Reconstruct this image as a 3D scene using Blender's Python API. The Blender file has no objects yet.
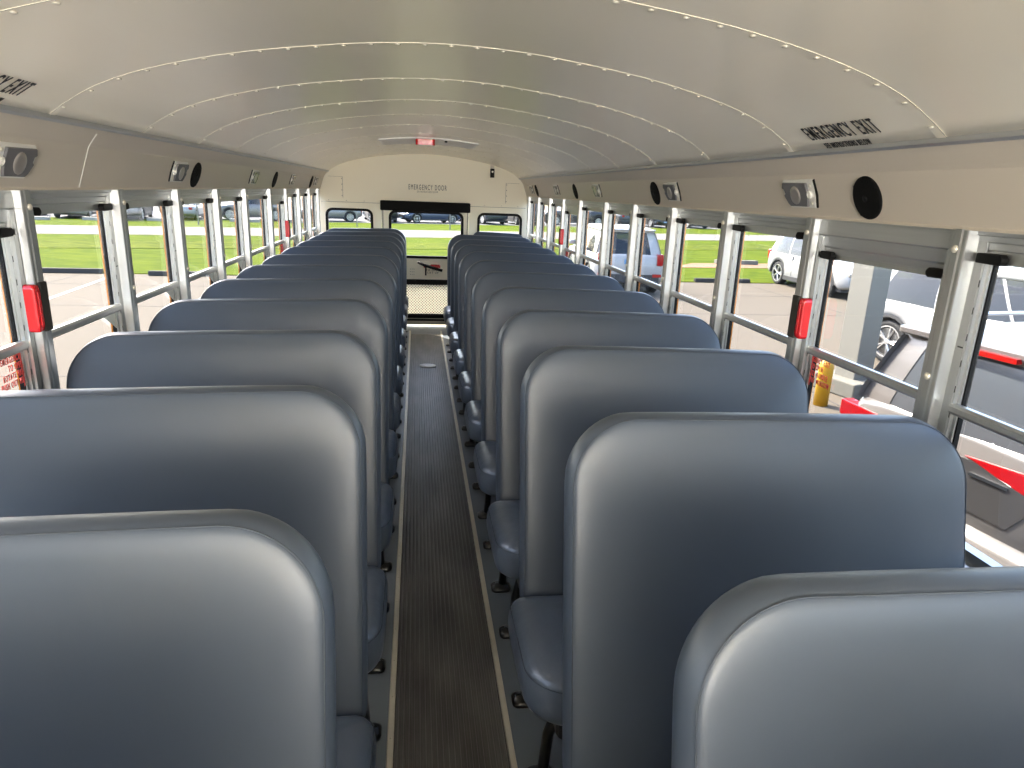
import bpy, bmesh, math, random
from mathutils import Vector, Matrix
from mathutils.geometry import interpolate_bezier
random.seed(7)
S = bpy.context.scene
COL = S.collection

# ------------------------------------------------------------------ camera
cam_d = bpy.data.cameras.new('camera'); cam = bpy.data.objects.new('camera', cam_d); COL.objects.link(cam)
yaw, pit, rol = .145908, .278922, .038925
F = Vector((math.sin(yaw)*math.cos(pit), math.cos(yaw)*math.cos(pit), -math.sin(pit)))
R0 = Vector((math.cos(yaw), -math.sin(yaw), 0)); U0 = R0.cross(F)
R1 = R0*math.cos(rol)+U0*math.sin(rol); U1 = -R0*math.sin(rol)+U0*math.cos(rol)
M = Matrix((R1, U1, -F)).transposed().to_4x4(); M.translation = (-.094, 0, 1.55)
cam.matrix_world = M
cam_d.sensor_width = 36; cam_d.lens = 36*670.94/1024; cam_d.clip_start = .02; cam_d.clip_end = 500
S.camera = cam
S.cycles.max_bounces = 14; S.cycles.diffuse_bounces = 8; S.cycles.transparent_max_bounces = 16
# ------------------------------------------------------------------ light
w = bpy.data.worlds.new('sky'); S.world = w; w.use_nodes = True
nt = w.node_tree; bgn = nt.nodes['Background']
sky = nt.nodes.new('ShaderNodeTexSky'); sky.sky_type = 'NISHITA'; sky.sun_disc = False
SUN = Vector((-.42, .50, .80)).normalized()
sky.sun_elevation = math.asin(SUN.z); sky.sun_rotation = math.atan2(SUN.x, SUN.y)
sky.air_density = 1.0; sky.dust_density = 3.0
nt.links.new(sky.outputs[0], bgn.inputs[0]); bgn.inputs[1].default_value = .28
sd = bpy.data.lights.new('sun', 'SUN'); sd.energy = 4.2; sd.angle = math.radians(.8); sd.color = (1, .93, .82)
so = bpy.data.objects.new('sun', sd); COL.objects.link(so)
so.rotation_euler = SUN.to_track_quat('Z', 'Y').to_euler()
# added fill light behind the camera, lifts the ceiling beyond the real daylight
ad = bpy.data.lights.new('ceiling_fill', 'AREA'); ad.shape = 'RECTANGLE'; ad.size = 1.9; ad.size_y = .5; ad.energy = 122; ad.color = (1, .96, .9)
ao = bpy.data.objects.new('ceiling_fill', ad); COL.objects.link(ao); ao.location = (0, -3.0, 1.22)
ao.rotation_euler = (math.radians(152), 0, 0)      # tilted up so the added fill reaches the ceiling
vs = S.view_settings; vs.view_transform = 'Standard'; vs.look = 'None'; vs.exposure = 2.22; vs.gamma = 1; vs.use_curve_mapping = False

# ------------------------------------------------------------------ materials
def mat(name, col, rough=.5, metal=0, spec=.5, noise=None, bump=None, alpha=None, trans=0, coat=0, stretch=None, aniso=0):
    m = bpy.data.materials.new(name); m.use_nodes = True
    n = m.node_tree.nodes; l = m.node_tree.links; b = n['Principled BSDF']
    c = (*col, 1)
    b.inputs['Base Color'].default_value = c
    b.inputs['Roughness'].default_value = rough; b.inputs['Metallic'].default_value = metal
    b.inputs['Specular IOR Level'].default_value = spec
    b.inputs['Coat Weight'].default_value = coat
    b.inputs['Transmission Weight'].default_value = trans
    b.inputs['Anisotropic'].default_value = aniso
    tc = n.new('ShaderNodeTexCoord'); mp = n.new('ShaderNodeMapping'); l.new(tc.outputs['Object'], mp.inputs[0])
    if stretch: mp.inputs['Scale'].default_value = stretch
    if noise:   # (scale, amount)
        t = n.new('ShaderNodeTexNoise'); t.inputs['Scale'].default_value = noise[0]; t.inputs['Detail'].default_value = 5
        l.new(mp.outputs[0], t.inputs[0])
        r = n.new('ShaderNodeMapRange'); r.inputs[3].default_value = 1-noise[1]; r.inputs[4].default_value = 1+noise[1]
        l.new(t.outputs[0], r.inputs[0])
        mx = n.new('ShaderNodeVectorMath'); mx.operation = 'SCALE'; mx.inputs[0].default_value = col; l.new(r.outputs[0], mx.inputs['Scale'])
        l.new(mx.outputs[0], b.inputs['Base Color'])
    if bump:    # (scale, strength)
        t = n.new('ShaderNodeTexNoise'); t.inputs['Scale'].default_value = bump[0]; t.inputs['Detail'].default_value = 4
        l.new(mp.outputs[0], t.inputs[0])
        bp = n.new('ShaderNodeBump'); bp.inputs['Strength'].default_value = bump[1]; bp.inputs['Distance'].default_value = .01
        l.new(t.outputs[0], bp.inputs['Height']); l.new(bp.outputs[0], b.inputs['Normal'])
    return m

def s2l(r, g, b):
    f = lambda c: (c/255/12.92 if c/255 <= .04045 else ((c/255+.055)/1.055)**2.4)
    return (f(r), f(g), f(b))

M_ = {}
M_['ceiling'] = mat('ceiling_metal', s2l(249, 242, 222), .34, .0, .9, noise=(2, .02), bump=(5, .04), stretch=(6, .6, 6), coat=.45)
M_['ceiling'].node_tree.nodes['Principled BSDF'].inputs['Coat Roughness'].default_value = .24
M_['panel'] = mat('panel_paint', s2l(208, 199, 184), .42, 0, .5)
M_['rearpaint'] = mat('rear_paint', s2l(242, 235, 212), .5)
M_['rivet'] = mat('rivet_metal', s2l(214, 208, 192), .35, .3)
M_['alu'] = mat('brushed_aluminium', s2l(176, 178, 178), .36, .9, noise=(3, .08), stretch=(30, 30, 1.5))
M_['alu2'] = mat('satin_aluminium', s2l(190, 192, 192), .42, .7, noise=(3, .1), stretch=(1, 1.2, 40))
M_['hole'] = mat('slot_black', (.006, .006, .006), .6)
M_['blackp'] = mat('black_plastic', (.005, .005, .005), .6, 0, .2)
M_['rubber'] = mat('black_rubber', (.006, .006, .006), .7, 0, .2)
M_['pad'] = mat('black_vinyl_pad', (.004, .004, .004), .7, 0, .15, bump=(60, .2))
M_['redp'] = mat('red_plastic', s2l(196, 24, 30), .25, coat=.5)
M_['redink'] = mat('red_ink', s2l(205, 60, 50), .6)
M_['ink'] = mat('black_ink', (.008, .008, .008), .6)
M_['seat'] = mat('seat_vinyl', s2l(68, 75, 85), .4, 0, .5, noise=(1.6, .06), bump=(5.5, .2))
M_['cushion'] = mat('cushion_vinyl', s2l(78, 85, 94), .3, 0, .55, noise=(2.5, .06), bump=(13, .4))
M_['thread'] = mat('seam_thread', s2l(58, 64, 72), .6)
M_['legblack'] = mat('black_steel', (.006, .006, .007), .28)
M_['floorv'] = mat('floor_vinyl', s2l(104, 112, 120), .35, noise=(9, .1))
M_['trim'] = mat('aisle_trim', s2l(214, 208, 192), .4, .4, noise=(14, .12))
M_['white'] = mat('white_plastic', s2l(232, 230, 222), .4)
M_['lens'] = mat('lamp_lens', s2l(118, 117, 118), .25, .1)
M_['reflector'] = mat('lamp_reflector', s2l(178, 172, 166), .3, .5)
M_['speaker'] = mat('speaker_mesh', (.003, .003, .003), .7, 0, .15, bump=(300, .6))
M_['yellow'] = mat('bus_yellow', s2l(190, 112, 10), .35)
M_['concrete'] = mat('concrete', s2l(79, 73, 64), .9, 0, .1, noise=(.55, .07), bump=(20, .1))
M_['stopper'] = mat('dark_concrete', s2l(42, 39, 36), .9, noise=(3, .2))
M_['dkconc'] = mat('grey_concrete', s2l(88, 86, 78), .85, noise=(3, .08))
M_['line'] = mat('white_paint', s2l(122, 120, 115), .6)
M_['road'] = mat('road', s2l(92, 89, 84), .9, 0, .1, noise=(.3, .05))
M_['asph'] = mat('far_pavement', s2l(88, 88, 88), .9, 0, .1, noise=(.3, .08))
M_['yel2'] = mat('bollard_yellow', s2l(170, 128, 4), .5)
M_['post'] = mat('galvanised_post', s2l(108, 106, 98), .55, .2, noise=(5, .05))
M_['cwhite'] = mat('car_white', s2l(136, 136, 135), .3, coat=.25)
M_['csilver'] = mat('car_silver', s2l(100, 98, 96), .3, .3, coat=.3)
M_['cgrey'] = mat('car_grey', s2l(46, 50, 55), .35, .1, coat=.2)
M_['cdark'] = mat('car_dark', s2l(18, 22, 28), .35, .1, coat=.2)
M_['cblue'] = mat('car_blue', s2l(36, 48, 70), .3, .2, coat=.3)
M_['cglass'] = mat('car_glass', (.008, .011, .015), .05, 0, .35)
M_['tail'] = mat('tail_lamp', s2l(136, 8, 14), .12, coat=.6)
M_['clear'] = mat('clear_lamp', s2l(150, 147, 140), .1, .4, coat=.6)
M_['tyre'] = mat('tyre', (.012, .012, .012), .8)
M_['alloy'] = mat('alloy', s2l(190, 190, 190), .3, .8)
M_['clad'] = mat('black_cladding', (.02, .02, .021), .6)
M_['chrome'] = mat('chrome', s2l(220, 220, 220), .1, 1)
M_['vglass'] = mat('sky_toned_glass', s2l(62, 66, 70), .12, 0, .5)  # van privacy glass, base lightened to stand for sky reflection and light through
M_['plate'] = mat('number_plate', s2l(80, 118, 150), .4)
M_['bark'] = mat('bark', s2l(90, 76, 60), .9)
M_['foliage'] = mat('foliage', s2l(44, 62, 26), .8, noise=(1.5, .4))
M_['dirt'] = mat('bare_dirt', s2l(100, 68, 42), .95, noise=(1, .2))
M_['orange'] = mat('orange_sheeting', s2l(170, 62, 12), .5)

def grass_mat(name, c1, c2, sc):
    m = bpy.data.materials.new(name); m.use_nodes = True
    n = m.node_tree.nodes; l = m.node_tree.links; b = n['Principled BSDF']; b.inputs['Roughness'].default_value = .9
    b.inputs['Specular IOR Level'].default_value = .02
    tc = n.new('ShaderNodeTexCoord'); t = n.new('ShaderNodeTexNoise'); t.inputs['Scale'].default_value = sc; t.inputs['Detail'].default_value = 8; t.inputs['Roughness'].default_value = .7
    mp = n.new('ShaderNodeMapping'); mp.inputs['Scale'].default_value = (.45, 1.4, 1)
    l.new(tc.outputs['Object'], mp.inputs[0]); l.new(mp.outputs[0], t.inputs[0])
    r = n.new('ShaderNodeValToRGB'); r.color_ramp.elements[0].position = .40; r.color_ramp.elements[1].position = .60
    r.color_ramp.elements[0].color = (*c1, 1); r.color_ramp.elements[1].color = (*c2, 1)
    l.new(t.outputs[0], r.inputs[0]); l.new(r.outputs[0], b.inputs['Base Color'])
    return m
M_['grass'] = grass_mat('grass', s2l(48, 62, 8), s2l(70, 79, 14), 2.6)
M_['grass2'] = grass_mat('tall_grass', s2l(42, 54, 12), s2l(78, 84, 24), 3.5)

def glass_mat(name, tint, gl):
    m = bpy.data.materials.new(name); m.use_nodes = True; n = m.node_tree.nodes; l = m.node_tree.links
    n.remove(n['Principled BSDF']); o = n['Material Output']
    t = n.new('ShaderNodeBsdfTransparent'); t.inputs[0].default_value = (*tint, 1)
    g = n.new('ShaderNodeBsdfGlossy'); g.inputs['Roughness'].default_value = .02
    f = n.new('ShaderNodeFresnel'); f.inputs[0].default_value = 1.45
    mu = n.new('ShaderNodeMath'); mu.operation = 'MULTIPLY'; mu.inputs[1].default_value = gl
    l.new(f.outputs[0], mu.inputs[0])
    mx = n.new('ShaderNodeMixShader'); l.new(mu.outputs[0], mx.inputs[0]); l.new(t.outputs[0], mx.inputs[1]); l.new(g.outputs[0], mx.inputs[2])
    l.new(mx.outputs[0], o.inputs[0]); return m
M_['glass'] = glass_mat('window_glass', (.99, .99, .985), .12)

def ribbed_mat():
    m = mat('ribbed_mat', (.02, .02, .02), .42)
    n = m.node_tree.nodes; l = m.node_tree.links; b = n['Principled BSDF']
    tc = n.new('ShaderNodeTexCoord'); t = n.new('ShaderNodeTexNoise'); t.inputs['Scale'].default_value = 5; t.inputs['Detail'].default_value = 6
    mp = n.new('ShaderNodeMapping'); mp.inputs['Scale'].default_value = (2, .5, 1); l.new(tc.outputs['Object'], mp.inputs[0]); l.new(mp.outputs[0], t.inputs[0])
    r = n.new('ShaderNodeValToRGB'); r.color_ramp.elements[0].color = (*s2l(58, 57, 56), 1); r.color_ramp.elements[1].color = (*s2l(98, 96, 92), 1)
    r.color_ramp.elements[0].position = .3; r.color_ramp.elements[1].position = .72
    l.new(t.outputs[0], r.inputs[0]); l.new(r.outputs[0], b.inputs['Base Color'])
    return m
M_['mat'] = ribbed_mat()

def perf_mat():
    m = bpy.data.materials.new('perforated_film'); m.use_nodes = True; n = m.node_tree.nodes; l = m.node_tree.links
    b = n['Principled BSDF']; o = n['Material Output']
    tc = n.new('ShaderNodeTexCoord'); sp = n.new('ShaderNodeSeparateXYZ'); l.new(tc.outputs['Object'], sp.inputs[0])
    def mth(op, a, v=None):
        k = n.new('ShaderNodeMath'); k.operation = op
        if isinstance(a, (int, float)): k.inputs[0].default_value = a
        else: l.new(a, k.inputs[0])
        if v is not None:
            if isinstance(v, (int, float)): k.inputs[1].default_value = v
            else: l.new(v, k.inputs[1])
        return k.outputs[0]
    X = mth('MULTIPLY', sp.outputs[0], 2*math.pi/.032); Z = mth('MULTIPLY', sp.outputs[2], 2*math.pi/.032)
    s = mth('MULTIPLY', mth('COSINE', X), mth('COSINE', Z)); hole = mth('GREATER_THAN', s, .45)
    b.inputs['Base Color'].default_value = (*s2l(236, 232, 214), 1); b.inputs['Roughness'].default_value = .5
    tr = n.new('ShaderNodeBsdfTranslucent'); tr.inputs[0].default_value = (.95, .93, .84, 1)
    m1 = n.new('ShaderNodeMixShader'); m1.inputs[0].default_value = .33; l.new(b.outputs[0], m1.inputs[1]); l.new(tr.outputs[0], m1.inputs[2])
    d = n.new('ShaderNodeBsdfDiffuse'); d.inputs[0].default_value = (.08, .09, .08, 1)
    m2 = n.new('ShaderNodeMixShader'); l.new(hole, m2.inputs[0]); l.new(m1.outputs[0], m2.inputs[1]); l.new(d.outputs[0], m2.inputs[2])
    l.new(m2.outputs[0], o.inputs[0]); return m
M_['perf'] = perf_mat()

# ------------------------------------------------------------------ helpers
def link(name, me, parent=None, loc=None):
    o = bpy.data.objects.new(name, me); COL.objects.link(o)
    if parent: o.parent = parent
    if loc: o.location = loc
    return o
def obj(name, bm, m, parent=None, smooth=False, bevel=0, loc=None):
    me = bpy.data.meshes.new(name); bmesh.ops.recalc_face_normals(bm, faces=bm.faces); bm.to_mesh(me); bm.free()
    me.materials.append(M_[m] if isinstance(m, str) else m)
    if smooth:
        for p in me.polygons: p.use_smooth = True
    o = link(name, me, parent, loc)
    if bevel:
        b = o.modifiers.new('bevel', 'BEVEL'); b.width = bevel; b.segments = 2; b.limit_method = 'ANGLE'
    return o
def tag(o, label, cat, group=None, kind=None):
    o['label'] = label; o['category'] = cat
    if group: o['group'] = group
    if kind: o['kind'] = kind
    return o
def thing(name, label, cat, loc=(0, 0, 0), rz=0, group=None):
    o = bpy.data.objects.new(name, None); COL.objects.link(o); o.location = loc; o.rotation_euler = (0, 0, rz)
    return tag(o, label, cat, group)
def struct(name, bm, m, smooth=False, bevel=0):
    o = obj(name, bm, m, None, smooth, bevel); o['kind'] = 'structure'; return o
def sthing(name, loc=(0, 0, 0)):
    o = bpy.data.objects.new(name, None); COL.objects.link(o); o.location = loc; o['kind'] = 'structure'; return o
def dup(root, loc=None, rz=None, label=None, group=None, mats=None):
    def cp(o, par):
        c = o.copy(); COL.objects.link(c)
        if par: c.parent = par
        for ch in kids.get(o.name, []): cp(ch, c)
        return c
    kids = {}
    for o in list(bpy.data.objects):
        if o.parent: kids.setdefault(o.parent.name, []).append(o)
    r = cp(root, None)
    if loc is not None: r.location = loc
    if rz is not None: r.rotation_euler = (0, 0, rz)
    if label: r['label'] = label
    if group: r['group'] = group
    return r
def B(): return bmesh.new()
def box(bm, x0, x1, y0, y1, z0, z1):
    v = [bm.verts.new((x, y, z)) for x in (x0, x1) for y in (y0, y1) for z in (z0, z1)]
    for f in ((0, 1, 3, 2), (4, 6, 7, 5), (0, 4, 5, 1), (2, 3, 7, 6), (0, 2, 6, 4), (1, 5, 7, 3)):
        bm.faces.new([v[i] for i in f])
    return bm
def prism(bm, pts, axis, a, b):
    """closed 2-D outline extruded along an axis; pts are the other two coordinates in order"""
    def P(p, t):
        return {0: (t, p[0], p[1]), 1: (p[0], t, p[1]), 2: (p[0], p[1], t)}[axis]
    A = [bm.verts.new(P(p, a)) for p in pts]; Bv = [bm.verts.new(P(p, b)) for p in pts]
    n = len(pts)
    bm.faces.new(A); bm.faces.new(Bv[::-1])
    for i in range(n): bm.faces.new((A[i], A[(i+1) % n], Bv[(i+1) % n], Bv[i]))
    return bm
def loft(bm, rings, closed=True, cap=True):
    V = [[bm.verts.new(p) for p in r] for r in rings]; n = len(V[0])
    for a, b in zip(V, V[1:]):
        for i in range(n if closed else n-1):
            bm.faces.new((a[i], a[(i+1) % n], b[(i+1) % n], b[i]))
    if cap: bm.faces.new(V[0][::-1]); bm.faces.new(V[-1])
    return V
def tube(bm, pts, r, n=8, cap=True):
    pts = [Vector(p) for p in pts]; rings = []; up = None
    for i, p in enumerate(pts):
        t = (pts[min(i+1, len(pts)-1)]-pts[max(i-1, 0)]).normalized()
        if up is None: up = Vector((0, 0, 1)) if abs(t.z) < .9 else Vector((1, 0, 0))
        a = t.cross(up).normalized(); b = a.cross(t); up = b
        rr = r[i] if isinstance(r, (list, tuple)) else r
        rings.append([p+a*rr*math.cos(2*math.pi*k/n)+b*rr*math.sin(2*math.pi*k/n) for k in range(n)])
    loft(bm, rings, cap=cap)
    return bm
def disc(bm, c, nrm, prof, n=24, squash=1):
    """lathe: prof = [(r, h)...] about axis nrm at c"""
    c = Vector(c); q = Vector(nrm).to_track_quat('Z', 'Y')
    loft(bm, [[c+q@Vector((r*math.cos(2*math.pi*k/n), r*math.sin(2*math.pi*k/n)*squash, h)) for k in range(n)] for r, h in prof])
    return bm
def rrect(hw, hh, r, n=6, rb=None, cx=0, cy=0):
    """rounded rectangle outline, counter-clockwise from lower right; r top corners, rb bottom corners"""
    rb = r if rb is None else rb; out = []
    for sx, sy, rr, a0 in ((1, -1, rb, -90), (1, 1, r, 0), (-1, 1, r, 90), (-1, -1, rb, 180)):
        for k in range(n+1):
            a = math.radians(a0+90*k/n)
            out.append((cx+sx*(hw-rr)+rr*math.cos(a), cy+sy*(hh-rr)+rr*math.sin(a)))
    return out
def plate(name, outline, holes, thick, place, m, parent=None):
    """flat plate with holes; outline in (u,v); place maps (u, v, t) to the world"""
    cu = bpy.data.curves.new(name, 'CURVE'); cu.dimensions = '2D'; cu.fill_mode = 'BOTH'; cu.extrude = thick/2
    for pts in [outline]+holes:
        s = cu.splines.new('POLY'); s.points.add(len(pts)-1); s.use_cyclic_u = True
        for p, q in zip(s.points, pts): p.co = (q[0], q[1], 0, 1)
    t = bpy.data.objects.new('t', cu); COL.objects.link(t)
    bpy.context.view_layer.update()
    me = bpy.data.meshes.new_from_object(t.evaluated_get(bpy.context.evaluated_depsgraph_get()))
    bpy.data.objects.remove(t); bpy.data.curves.remove(cu)
    for v in me.vertices: v.co = place(*v.co)
    me.name = name; me.materials.clear(); me.materials.append(M_[m])
    return link(name, me, parent)
def text(name, body, size, origin, xdir, ydir, m, parent, sx=1.0, align='CENTER', thick=.0006, bold=0):
    cu = bpy.data.curves.new(name, 'FONT'); cu.body = body; cu.size = size; cu.align_x = align; cu.align_y = 'CENTER'; cu.extrude = thick; cu.space_line = .95; cu.space_character = 1.38
    cu.offset = bold
    cu.materials.append(M_[m])
    o = bpy.data.objects.new(name, cu); COL.objects.link(o)
    x = Vector(xdir).normalized(); y = Vector(ydir).normalized(); z = x.cross(y).normalized(); y = z.cross(x)
    mw = Matrix((x*sx, y, z)).transposed().to_4x4(); mw.translation = origin
    o.parent = parent
    o.matrix_basis = Matrix.Translation(-Vector(parent.location)) @ mw
    return o

# ================================================================== THE BUS SHELL
G = [.800, 1.4112, 2.0225, 2.6337, 3.245, 3.8562, 4.468, 5.193, 5.805, 6.416, 7.027, 7.6385]   # window posts
YF, YR = -3.3, 7.8
SILL, MID, HEAD = .764, 1.095, 1.44
XI, XO = 1.13, 1.23            # post face, outer skin

CP = [(0, 1.928), (.2, 1.920), (.35, 1.904), (.5, 1.884), (.65, 1.856), (.8, 1.818), (.9, 1.782), (.97, 1.745), (1.045, 1.692)]
def zc(x):
    x = abs(x)
    for i in range(len(CP)-1):
        if x <= CP[i+1][0] or i == len(CP)-2:
            (x0, z0), (x1, z1) = CP[i], CP[i+1]
            p = CP[i-1] if i else (-CP[1][0], CP[1][1]); q = CP[i+2] if i+2 < len(CP) else (1.1, 1.64)
            t = (x-x0)/(x1-x0); m0 = (z1-p[1])/(x1-p[0])*(x1-x0); m1 = (q[1]-z0)/(q[0]-x0)*(x1-x0)
            return (2*t**3-3*t*t+1)*z0+(t**3-2*t*t+t)*m0+(-2*t**3+3*t*t)*z1+(t**3-t*t)*m1
def ceil_z(x, y):
    d = 0
    if y > 7.4: d = .03*((y-7.4)/.4)**2.2
    return zc(x)-d*(zc(x)-1.692)/.236*.62
NX = 48
def arc_x(k): return -1.045+2.09*k/NX
bm = B()
ys = [YF, -1, 0, 1, 2, 3, 4, 5, 6, 7, 7.3, 7.4, 7.5, 7.58, 7.66, 7.73, 7.8]
rings = []
for y in ys:
    low = [(arc_x(k), y, ceil_z(arc_x(k), y)) for k in range(NX+1)]
    up = [(arc_x(k)*1.08, y, zc(arc_x(k))+.07) for k in range(NX, -1, -1)]
    rings.append(low+up)
loft(bm, rings)
ceiling = struct('ceiling', bm, 'ceiling', True)
me = ceiling.data
for p in me.polygons:
    if abs(p.normal.y) > .9: p.use_smooth = False

# lapped seams where one ceiling sheet overlaps the next, with their rivets
for i, y in enumerate([.19, .80]+G[1:]):
    bm = B(); w_ = .030
    rr = []
    for yy, dz in ((y-w_/2, .0005), (y-w_/2+.001, -.0013), (y+w_/2-.002, -.0010), (y+w_/2, .0005)):
        rr.append([(arc_x(k), yy, ceil_z(arc_x(k), yy)+dz) for k in range(NX+1)])
    loft(bm, rr, closed=False, cap=False)
    s = obj('seam', bm, 'ceiling', ceiling)
    bm = B()
    rr = [[(arc_x(k), yy, ceil_z(arc_x(k), yy)-.0015) for k in range(NX+1)] for yy in (y-w_/2-.001, y-w_/2+.0012)]
    loft(bm, rr, closed=False, cap=False)
    obj('seam_edge', bm, 'post', ceiling)
    bm = B()
    for k in range(-14, 15):
        x = k*.072
        disc(bm, (x, y+.002, ceil_z(x, y)-.001), (0, 0, -1), [(.0075, 0), (.0068, .002), (.004, .0036), (.0005, .004)], 8)
    o = obj('rivets', bm, 'rivet', ceiling, True); o['kind'] = 'stuff'

# lettering on the ceiling above the push-out windows
for s in (1, -1):
    x0, x1 = .90, .99
    for body, size, xm, ym in (('EMERGENCY EXIT', .074, .985, 1.715 if s > 0 else 1.66), ('SEE INSTRUCTIONS BELOW', .028, 1.026, 1.735 if s > 0 else 1.68)):
        dz = (zc(xm+.02)-zc(xm-.02))/.04
        up_ = Vector((-s*1, 0, -dz))       # towards the crown
        up_ = Vector((-s*.04, 0, zc(xm-.02)-zc(xm+.02)))
        text('lettering', body, size, (s*xm, ym, zc(xm)-.0035), (0, -s, 0), up_, 'ink', ceiling, sx=.385 if size > .04 else .42, bold=.0002 if size > .04 else 0)

# floor
bm = box(B(), -1.2, 1.2, YF, YR, -.06, 0); floor = struct('floor', bm, 'floorv')
bm = B()
pr = [(-.163, .0)]
n = 20
for k in range(n):
    x = -.163+.326*k/n; d = .326/n
    pr += [(x+d*.2, .0065), (x+d*.62, .0065), (x+d*.72, .003), (x+d*.98, .003)]
pr += [(.163, 0)]
prism(bm, pr, 1, YF, 7.33)
tag(obj('aisle_mat', bm, 'mat'), 'black ribbed rubber mat running the length of the bus aisle', 'floor mat')
for s in (-1, 1):
    bm = prism(B(), [(s*.163, 0), (s*.165, .008), (s*.180, .008), (s*.183, 0)], 1, YF, 7.5)
    o = obj('trim_%d' % (1 if s < 0 else 2), bm, 'trim'); o['kind'] = 'structure'
    bm = B()
    for k in range(40):
        disc(bm, (s*.172, .6+k*.17, .008), (0, 0, 1), [(.004, 0), (.003, .0012), (.0005, .0015)], 8)
    q = obj('screws', bm, 'rivet', o); q['kind'] = 'stuff'
bm = disc(B(), (.0, 5.93, .006), (0, 0, 1), [(.075, 0), (.075, .004), (.068, .006), (.0005, .006)], 28, .9)
tag(obj('floor_disc', bm, 'white', smooth=False), 'round white cover plate set in the aisle mat far down the bus', 'cover plate')

# side walls: lower panel, header, sloped upper panel
for s, side in ((-1, 'left'), (1, 'right')):
    bm = B()
    box(bm, *sorted((s*1.165, s*XO)), YF, YR, -.06, SILL-.02)
    box(bm, *sorted((s*1.2, s*XO)), YF, YR, 1.50, 1.80)                 # outer skin above the windows
    box(bm, *sorted((s*1.165, s*XO)), YF, -.4, SILL-.02, 1.0)
    struct('wall_'+side, bm, 'panel')
    # outer yellow skin between windows
    bm = B()
    for g in [.19]+G:
        box(bm, *sorted((s*1.1955, s*1.2005)), g-.049, g+.049, SILL-.03, 1.5)
    box(bm, *sorted((s*1.232, s*1.236)), YF, YR, .0, SILL-.02)
    o = obj('trim_%d' % (3 if s < 0 else 4), bm, 'yellow'); o['kind'] = 'structure'
    # aluminium header with ridges, stepping out from the sloped panel to the window top
    bm = prism(B(), [(s*1.150, 1.520), (s*1.152, 1.497), (s*1.157, 1.494), (s*1.158, 1.483), (s*1.163, 1.480), (s*1.164, 1.466), (s*1.169, 1.463),
                     (s*1.170, 1.446), (s*1.19, 1.446), (s*1.19, 1.53), (s*1.150, 1.53)], 1, YF, YR)
    o = obj('trim_%d' % (5 if s < 0 else 6), bm, 'alu2'); o['kind'] = 'structure'
    # sill
    bm = prism(B(), [(s*1.135, .742), (s*1.135, .764), (s*1.15, .768), (s*1.2, .768), (s*1.2, .742)], 1, -.4, YR)
    o = obj('trim_%d' % (7 if s < 0 else 8), bm, 'alu'); o['kind'] = 'structure'
    # sloped panel with lights and speakers
    pp = [(1.128, 1.505), (1.133, 1.512), (1.131, 1.518), (1.090, 1.634), (1.084, 1.643), (1.062, 1.672), (1.050, 1.690), (1.062, 1.700), (1.2, 1.72), (1.2, 1.508)]
    bm = prism(B(), [(s*a, b) for a, b in pp], 1, YF, YR)
    pan = obj('trim_%d' % (9 if s < 0 else 10), bm, 'panel'); pan['kind'] = 'structure'
    # dark groove and lip under the ceiling edge
    bm = prism(B(), [(s*1.036, 1.688), (s*1.045, 1.682), (s*1.056, 1.684), (s*1.056, 1.694), (s*1.036, 1.699)], 1, YF, YR)
    o = obj('trim_%d' % (11 if s < 0 else 12), bm, 'alu2'); o['kind'] = 'structure'
    # joints between the panel lengths
    for y in ((2.33,) if s < 0 else ()):
        bm = prism(B(), [(s*(a-.0012), b) for a, b in pp[1:6]]+[(s*(a+.003), b) for a, b in pp[5:0:-1]], 1, y, y+.004)
        obj('panel_joint', bm, 'white', pan)

# ------------------------------------------------------------------ window posts and windows
def make_post(s, y, near):
    p = sthing('window_post', (0, y, 0)); del p['kind']
    x = lambda v: s*v
    bm = B()
    # hat section: flanges, raised face with a pressed bead
    pr = [(1.162, -.052), (1.158, -.052), (1.158, -.027), (1.131, -.025), (1.129, -.022), (1.129, -.013), (1.1265, -.009), (1.1265, .009), (1.129, .013), (1.129, .022), (1.131, .025), (1.158, .027), (1.158, .052), (1.162, .052)]
    V = [[bm.verts.new((s*a, b, z)) for a, b in pr] for z in (SILL, 1.507)]
    n = len(pr)
    for i in range(n): bm.faces.new((V[0][i], V[0][(i+1) % n], V[1][(i+1) % n], V[1][i]))
    bm.faces.new(V[0]); bm.faces.new(V[1][::-1])
    # core behind
    box(bm, *sorted((s*1.1625, s*1.195)), -.040, .040, SILL, 1.5)
    obj('post_body', bm, 'alu', p)
    for z in (1.462, 1.16, .86):
        bm = disc(B(), (s*1.1265, 0, z), (-s, 0, 0), [(.009, 0), (.009, .003), (.006, .006), (.0005, .0065)], 10)
        obj('screw', bm, 'rivet', p, True)
    bm = B()
    for z in (1.24,):
        box(bm, *sorted((s*1.1565, s*1.1595)), -.05, -.035, z, z+.003)
    obj('mark', bm, 'hole', p)
    return p
POSTLBL = {-1: 'on the lawn side', 1: 'on the parked car side'}
ORD = ['nearest', 'second', 'third', 'fourth', 'fifth', 'sixth', 'seventh', 'eighth', 'ninth', 'tenth', 'eleventh', 'twelfth', 'thirteenth']
pc = 0
posts = {}
for s in (-1, 1):
    src = make_post(s, 0, True)
    for i, g in enumerate(G[:]):
        o = src if i == 0 else dup(src)
        o.location = (0, g, 0)
        tag(o, 'aluminium window post %s, %s from the camera' % (POSTLBL[s], ORD[i]), 'window post', 'window posts '+POSTLBL[s])

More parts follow.
